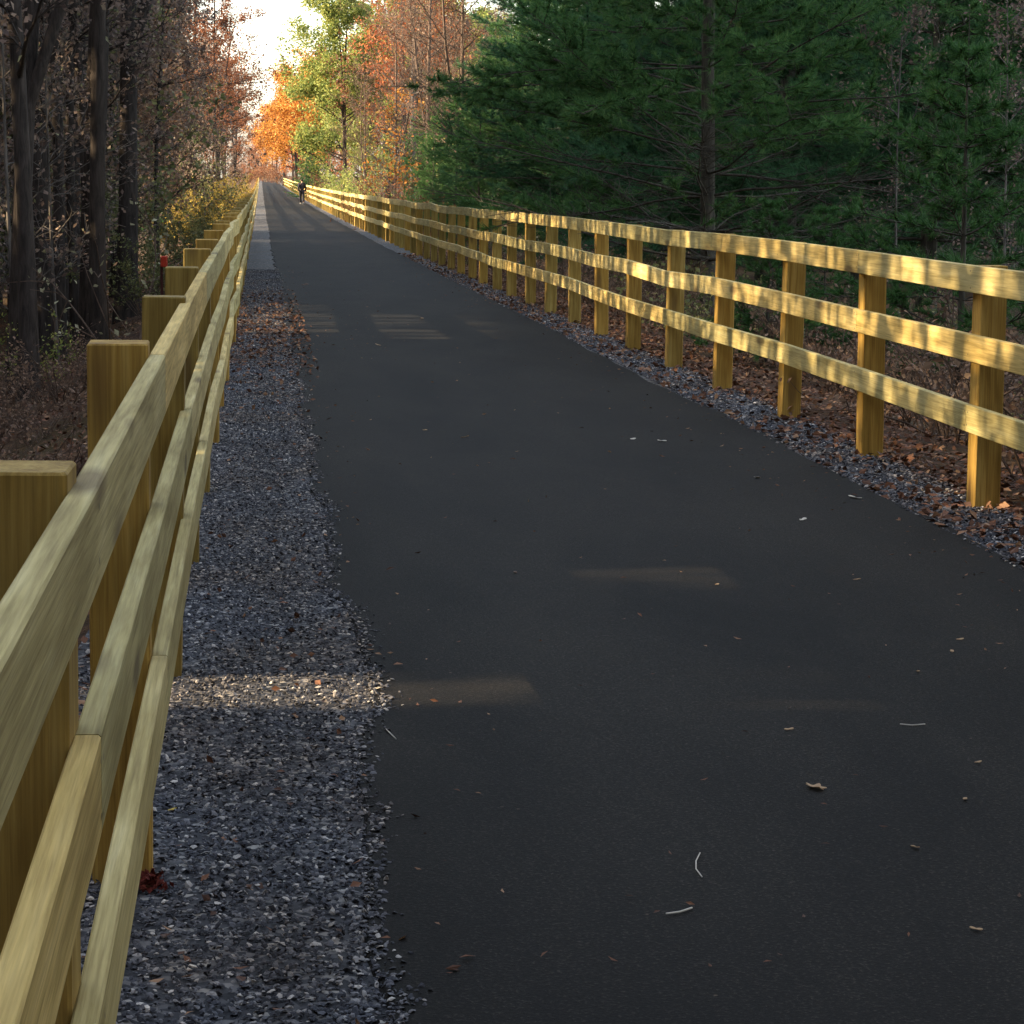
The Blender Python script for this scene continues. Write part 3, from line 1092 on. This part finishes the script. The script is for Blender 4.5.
def thicket():
    rg = np.random.default_rng(77)
    n = 330000
    x = rg.uniform(-21, -14, n)
    y = rg.uniform(-12, 70, n)
    z = rg.uniform(-1.8, 17.5, n)
    z[-45000:] = rg.uniform(4.2, 8.6, 45000)
    keep = np.ones(n, bool)
    # leaves culled along sun rays to place light streaks on the ground
    xh = x + z / TAN
    for x0, x1, y0, y1, frac in [(-.5, 1.05, 7.70, 8.25, .05), (1.35, 2.35, 9.6, 10.4, .12), (1.4, 2.4, 7.4, 8.4, .33), (2.6, 3.7, 13.1, 13.6, .15),
                                 (-.5, 1.2, 27, 33.5, .07), (1.2, 2.6, 26, 31, .1), (3.2, 3.9, 12.2, 13.2, .2), (3.2, 3.9, 23, 30, .5), (.3, 3, 46, 52, .35), (-.4, 3.3, 57, 70, .2)]:
        hit = (xh > x0 - .1) & (xh < x1 + .1) & (y > y0 - .05) & (y < y1 + .05)
        keep &= ~(hit & (rg.random(n) > frac))
    zh = z + (3.65 - x) * -TAN
    keep &= ~((y > 9) & (y < 70) & (zh > -.05) & (zh < 1.35))
    # finer, thinner leaves put in to even the sunlight on the right fence
    n2 = 32000
    x2, y2, h2 = rg.uniform(-21, -14, n2), rg.uniform(8.8, 70, n2), rg.uniform(-.1, 1.4, n2)
    k2 = np.ones(n2, bool)
    for y0, y1, z0, z1, frac in [(13.3, 14.0, 1.08, 1.3, .3), (12.9, 13.7, .74, .93, .5), (12.3, 12.6, .05, .40, .3),
                                 (23.3, 24.0, .66, .92, .2), (18.6, 19.5, .34, .54, .4), (32, 36, 1.0, 1.25, .4), (56, 70, -.1, 1.4, .5)]:
        hit = (y2 > y0 - .1) & (y2 < y1 + .1) & (h2 > z0 - .04) & (h2 < z1 + .04)
        k2 &= ~(hit & (rg.random(n2) > frac))
    b = MB()
    b.leaves(np.stack([x, y, z], -1)[keep], .325, .8, 0, rg)
    b.leaves(np.stack([x2, y2, h2 + (3.65 - x2) * TAN], -1)[k2], .16, .8, 0, rg)
    for i in range(60):
        px, py = rg.uniform(-21, -14), rg.uniform(-12, 70)
        b.tube([(px, py, -2.2), (px + .1, py, 6), (px, py + .2, 15)], [.16, .12, .05], 6)
    # unseen leaf masses added behind and beside the viewer to block sky light
    n = 26000
    q = rg.uniform(-16, 24, n)
    b.leaves(np.stack([q, -22 - rg.uniform(0, 7, n) - .02 * q ** 2 * 0, rg.uniform(-.5, 17, n)], -1), .5, .8, 0, rg)
    for x0, x1, y0, y1, n in ((-13, -3, -22, 1, 17000), (7, 20, -22, 19, 24000)):
        b.leaves(np.stack([rg.uniform(x0, x1, n), rg.uniform(y0, y1, n), rg.uniform(1, 12, n)], -1), .45, .8, 0, rg)
    for i in range(24):
        px, py = rg.uniform(-16, 24), rg.uniform(-29, -23)
        b.tube([(px, py, -.6), (px + .1, py, 6), (px, py + .2, 15)], [.18, .13, .05], 6)
    o = b.build('woods', M['brown'])
    tag(o, 'unseen brown woods left, right and behind, shaped to keep the path in shade', 'woods', None, 'stuff')


thicket()


# ------------------------------------------------------------------ small things on the path
def on_ground(u_, v_):
    d = _M.T @ np.array([(u_ - 512) / F_PX, (512 - v_) / F_PX, 1.0])
    t = (-EYE + .028) / d[1]
    return t * d[0], t * d[2]


LEAFM = {'pale': plain_mat('pale_dry_leaf', (.62, .56, .47), .6), 'tan': plain_mat('tan_dry_leaf', (.42, .27, .14), .7),
         'brown': plain_mat('brown_dry_leaf', (.10, .06, .04), .8), 'gold': plain_mat('gold_leaf', (.5, .36, .07), .7), 'red': plain_mat('dark_red_leaf', (.12, .02, .012), .8)}


def leaf(u_, v_, size, kind, lab, lobes=1, seed=0):
    """curled dry leaf: outline with lobes, thickness from a cupped blade, and a stalk"""
    rg = np.random.default_rng(seed + 100)
    x, y = on_ground(u_, v_)
    n = 30
    ang = np.linspace(0, 2 * PI, n, endpoint=False)
    if lobes > 1:
        rad = .62 + .38 * np.abs(np.cos(ang * lobes / 2)) ** 2.5
    else:
        rad = .45 + .55 * np.abs(np.cos(ang)) ** 1.6
    curl = rg.uniform(.25, .6)
    ring = []
    for q, s in ((1.0, 1), (.55, 1)):
        px, py = rad * q * np.cos(ang), rad * q * np.sin(ang) * .7
        pz = curl * (py ** 2) * .9 + .12 * px ** 2 + .03 * np.sin(ang * 3)
        ring.append(np.stack([px, py, pz], -1))
    v = np.concatenate(ring + [np.zeros((1, 3))]) * size * .5
    top = v + np.array([0, 0, .0016])
    bot = v
    vv = np.concatenate([top, bot])
    N1 = len(v)
    i = np.arange(n)
    j = (i + 1) % n
    b = MB()
    b.add(vv, np.concatenate([np.stack([i, j, n + j, n + i], -1), np.stack([N1 + i, N1 + n + i, N1 + n + j, N1 + j], -1), np.stack([i, N1 + i, N1 + j, j], -1)]))
    b.add(vv, np.concatenate([np.stack([n + i, n + j, np.full(n, 2 * n)], -1), np.stack([N1 + n + j, N1 + n + i, np.full(n, N1 + 2 * n)], -1)]))
    b.tube(np.array([(-.45, 0, .06), (-.7, .05, .05), (-.95, .02, .02)]) * size * .5, [.0015, .0012, .001], 4)
    o = b.build('fallen_leaf', LEAFM[kind], None, True)
    zz = .029 if x > ledge(y) else .016
    o.location = (x, y, float(prof(y)) + zz + .001)
    o.rotation_euler = (rg.normal(0, .12), rg.normal(0, .12), rg.uniform(0, 2 * PI))
    tag(o, lab, 'leaf', 'fallen leaves on the path')


for k, (u_, v_, s, kd, lb, lo) in enumerate([
        (662, 441, .065, 'pale', 'brightest white dry leaf near the middle of the path', 1),
        (633, 439, .045, 'pale', 'small white dry leaf just left of the brightest one', 1),
        (757, 478, .06, 'pale', 'pale dry leaf left of the largest pale leaf by the gravel edge', 1),
        (855, 498, .085, 'pale', 'largest pale curled leaf by the right gravel edge', 1),
        (803, 520, .055, 'pale', 'pale dry leaf nearer the camera than the largest one', 1),
        (465, 437, .055, 'tan', 'pale tan leaf right of a smaller one on the left half of the path', 1),
        (425, 430, .045, 'tan', 'small tan leaf furthest left on the middle of the path', 1),
        (515, 573, .04, 'brown', 'dark brown curled leaf alone on the path left of centre', 1),
        (379, 689, .035, 'pale', 'white leaf at the gravel edge inside the sun streak', 1),
        (815, 788, .075, 'tan', 'tan lobed leaf lying alone on the near path', 5),
        (857, 580, .035, 'tan', 'small tan leaf below the pale curled leaves on the right', 1),
        (717, 585, .03, 'tan', 'small tan scrap at the right end of the faint sun streak', 1),
        (789, 730, .03, 'tan', 'small tan scrap above and left of the lobed leaf', 1),
        (978, 763, .03, 'tan', 'narrow tan leaf near the right border of the path', 1),
        (965, 800, .03, 'tan', 'narrow tan leaf below another near the right border', 1),
        (915, 848, .03, 'tan', 'narrow upright tan leaf on the near right path', 1),
        (976, 930, .03, 'tan', 'small tan scrap in the lower right corner', 1),
        (378, 342, .08, 'tan', 'tan leaf on the distant left half of the path', 1),
        (422, 314, .10, 'tan', 'tan leaf on the far path near the dark gravel turn', 1),
        (305, 278, .16, 'brown', 'dark leaf far off in the left half of the path', 1),
        (172, 806, .035, 'gold', 'yellow leaf on the gravel beside the left fence', 1),
        (960, 640, .035, 'tan', 'tan scrap on the right of the path, upper of two', 1),
        (952, 652, .035, 'tan', 'tan scrap on the right of the path, lower of two', 1),
        (918, 672, .03, 'tan', 'tan scrap left of the pair on the right of the path', 1)]):
    leaf(u_, v_, s, kd, lb, lo, k)

# dark red leaf clump at the fence foot
x, y = on_ground(153, 884)
b = MB()
rg = np.random.default_rng(5)
b.leaves(np.stack([x + rg.normal(0, .018, 60), y + rg.normal(0, .03, 60), .02 + rg.uniform(0, .035, 60)], -1), .03, .6, .3, rg)
tag(b.build('leaf_clump', LEAFM['red']), 'dark red clump of leaves at the foot of the left fence', 'leaves')


def twig(pts, rad, lab):
    P = []
    for (u_, v_) in pts:
        x, y = on_ground(u_, v_)
        P.append((x, y, .031))
    P = np.array(P)
    o0 = P[0].copy()
    b = MB()
    b.tube(P - o0, np.full(len(P), rad), 6)
    o = b.build('twig', LEAFM['pale'] if rad < .003 else LEAFM['tan'], None, True, loc=tuple(o0))
    tag(o, lab, 'twig', 'twigs on the path')


twig([(700, 854), (696, 862), (696, 870), (702, 878)], .0016, 'curved pale twig on the near path')
twig([(666, 915), (680, 913), (692, 909)], .0022, 'straight pale twig below the curved one on the near path')
twig([(386, 730), (391, 735), (396, 740)], .0018, 'short pale twig on the asphalt by the left gravel')
twig([(900, 725), (912, 726), (925, 725)], .0018, 'flat tan twig on the right of the near path')

# ------------------------------------------------------------------ marker stake
y = 12.4
xm, _, zt = at(164, 256, y)
root = empty('marker_stake', (xm, y, float(gz(xm, y))))
tag(root, 'red marker stake behind the left fence posts', 'stake')
hs = zt - root.location[2]
M['red_paint'] = plain_mat('red_flagging', (.38, .035, .015), .7)
M['red_dark'] = plain_mat('dark_red_paint', (.055, .016, .012), .8)
b = MB()
b.tube([(-.012, 0, -.1), (-.012, 0, hs - .03)], [.007, .007], 8)
b.build('shaft', M['red_dark'], root, True)
b = MB()
w = .018
b.tube([(0, 0, hs - .054), (0, 0, hs - .050), (0, 0, hs - .004), (0, 0, hs)], [w * .8, w, w, w * .7], 10)
b.add([(w * .7 * math.cos(a), w * .7 * math.sin(a), hs) for a in np.arange(10) * PI / 5], np.array([tuple(range(10))]))
b.build('cap', M['red_paint'], root)


# ------------------------------------------------------------------ the walker
def skin_mesh(name, verts, edges, radii, mat, parent, sub=2, rootv=0):
    me = bpy.data.meshes.new(name)
    me.from_pydata(verts, edges, [])
    o = bpy.data.objects.new(name, me)
    col.objects.link(o)
    sk = o.modifiers.new('skin', 'SKIN')
    sk.use_smooth_shade = True
    lay = me.skin_vertices[0].data
    for i, rr in enumerate(radii):
        lay[i].radius = rr if isinstance(rr, tuple) else (rr, rr)
        lay[i].use_root = (i == rootv)
    sb = o.modifiers.new('sub', 'SUBSURF')
    sb.levels = sub
    sb.render_levels = sub
    dg = bpy.context.evaluated_depsgraph_get()
    me2 = bpy.data.meshes.new_from_object(o.evaluated_get(dg))
    me2.name = name
    o.modifiers.clear()
    o.data = me2
    me2.materials.clear()
    me2.materials.append(mat)
    for p in me2.polygons:
        p.use_smooth = True
    o.parent = parent
    return o


def person():
    y = 176.0
    x = at(302, 204, y)[0]
    root = empty('person', (x, y, float(prof(y)) + .026), 0)
    tag(root, 'distant person in dark clothes walking along the right side of the path', 'person')
    skin_m = plain_mat('skin', (.42, .24, .16), .5, None, 8)
    dark = plain_mat('dark_jacket', (.022, .020, .024), .85)
    dark2 = plain_mat('dark_trousers', (.018, .018, .024), .85)
    shoe_m = plain_mat('pale_shoes', (.55, .54, .5), .6)
    hair_m = plain_mat('dark_hair', (.02, .014, .01), .7)
    V = {'pelvis': (0, 0, .95), 'waist': (0, .01, 1.08), 'chest': (0, .02, 1.3), 'neckb': (0, .01, 1.46), 'neck': (0, .02, 1.53), 'head': (0, .03, 1.63), 'crown': (0, .02, 1.71)}
    R = {'pelvis': (.15, .11), 'waist': (.13, .10), 'chest': (.16, .115), 'neckb': (.07, .06), 'neck': .05, 'head': (.075, .09), 'crown': (.05, .06)}
    E = [('pelvis', 'waist'), ('waist', 'chest'), ('chest', 'neckb'), ('neckb', 'neck'), ('neck', 'head'), ('head', 'crown')]
    for s, fwd in ((-1, .30), (1, -.28)):
        n = 'L' if s < 0 else 'R'
        V['hip' + n], R['hip' + n] = (s * .09, 0, .90), .095
        V['knee' + n], R['knee' + n] = (s * .10, fwd * .55 + .04, .50), .058
        V['ank' + n], R['ank' + n] = (s * .10, fwd, .10 if fwd > 0 else .15), .04
        V['toe' + n], R['toe' + n] = (s * .11, fwd + .16, .04 if fwd > 0 else .05), .032
        E += [('pelvis', 'hip' + n), ('hip' + n, 'knee' + n), ('knee' + n, 'ank' + n), ('ank' + n, 'toe' + n)]
        V['sh' + n], R['sh' + n] = (s * .19, .01, 1.40), .058
        V['elb' + n], R['elb' + n] = (s * .25, -fwd * .35 - .03, 1.13), .042
        V['wri' + n], R['wri' + n] = (s * .24, -fwd * .7 + .08, .90), .028
        V['palm' + n], R['palm' + n] = (s * .235, -fwd * .7 + .11, .84), (.022, .03)
        E += [('chest', 'sh' + n), ('sh' + n, 'elb' + n), ('elb' + n, 'wri' + n), ('wri' + n, 'palm' + n)]
        for k in range(4):
            a, c = 'f%d%s' % (k, n), 'g%d%s' % (k, n)
            oy = (k - 1.5) * .02
            ln = (.85, 1, .95, .75)[k]
            bx, by, bz = V['palm' + n]
            V[a], R[a] = (bx, by + oy + .005, bz - .045 * ln), .009
            V[c], R[c] = (bx - s * .015, by + oy + .01, bz - .08 * ln), .008
            E += [('palm' + n, a), (a, c)]
        V['th' + n], R['th' + n] = (V['wri' + n][0] - s * .02, V['wri' + n][1] + .045, V['wri' + n][2] - .05), .010
        V['tt' + n], R['tt' + n] = (V['wri' + n][0] - s * .03, V['wri' + n][1] + .055, V['wri' + n][2] - .085), .009
        E += [('wri' + n, 'th' + n), ('th' + n, 'tt' + n)]
    keys = list(V)
    ix = {k: i for i, k in enumerate(keys)}

    def sub(names, grow, nm, mat, par, over={}):
        nn = [k for k in keys if k in names]
        ii = {k: i for i, k in enumerate(nn)}
        ee = [(ii[a], ii[c]) for a, c in E if a in ii and c in ii]
        rr = []
        for k in nn:
            q = over.get(k, R[k])
            q = q if isinstance(q, tuple) else (q, q)
            rr.append((q[0] + grow, q[1] + grow))
        return skin_mesh(nm, [V[k] for k in nn], ee, rr, mat, par)

    body = sub(set(keys), 0, 'body', skin_m, root)
    sub({'pelvis', 'waist', 'chest', 'neckb', 'shL', 'elbL', 'wriL', 'shR', 'elbR', 'wriR'}, .035, 'jacket', dark, root)
    sub({'pelvis', 'hipL', 'kneeL', 'ankL', 'hipR', 'kneeR', 'ankR'}, .034, 'trousers', dark2, root)
    for n in 'LR':
        a, t = V['ank' + n], V['toe' + n]
        skin_mesh('shoe', [(a[0], a[1] - .03, a[2] - .05), (a[0], a[1] + .06, a[2] - .055), t], [(0, 1), (1, 2)], [.05, .048, .04], shoe_m, root)
    skin_mesh('hair', [(0, -.02, 1.58), (0, -.03, 1.65), (0, .0, 1.72), (0, .05, 1.73)], [(0, 1), (1, 2), (2, 3)], [(.07, .05), (.085, .06), (.08, .05), (.06, .035)], hair_m, root)
    # face: nose, eyes, ears
    f = MB()
    f.tube([(0, .115, 1.64), (0, .138, 1.615), (0, .12, 1.60)], [.008, .014, .01], 6)
    for s in (-1, 1):
        f.tube([(s * .082, .02, 1.59), (s * .09, .015, 1.62), (s * .084, .02, 1.65)], [.008, .016, .008], 6)
    f.build('face', skin_m, root, True)
    e = MB()
    for s in (-1, 1):
        e.tube([(s * .032 - .012, .112, 1.635), (s * .032, .118, 1.635), (s * .032 + .012, .112, 1.635)], [.003, .007, .003], 6)
    e.tube([(-.022, .112, 1.575), (0, .118, 1.573), (.022, .112, 1.575)], [.003, .005, .003], 6)
    e.build('eyes_and_mouth', hair_m, root, True)
    return root


person()

for p_ in [pineA, pineB, pineC, youngP, bareA, bareB, bareC, denseA, denseB, denseC, sap, rustT, orangeT, redT, rustR, limeT, warmbare, sprig, yshrub, lshrub, bram, bram2, oshrub, vine, vine2, gshrub, bshrub]:
    assert p_.name in USED, p_.name
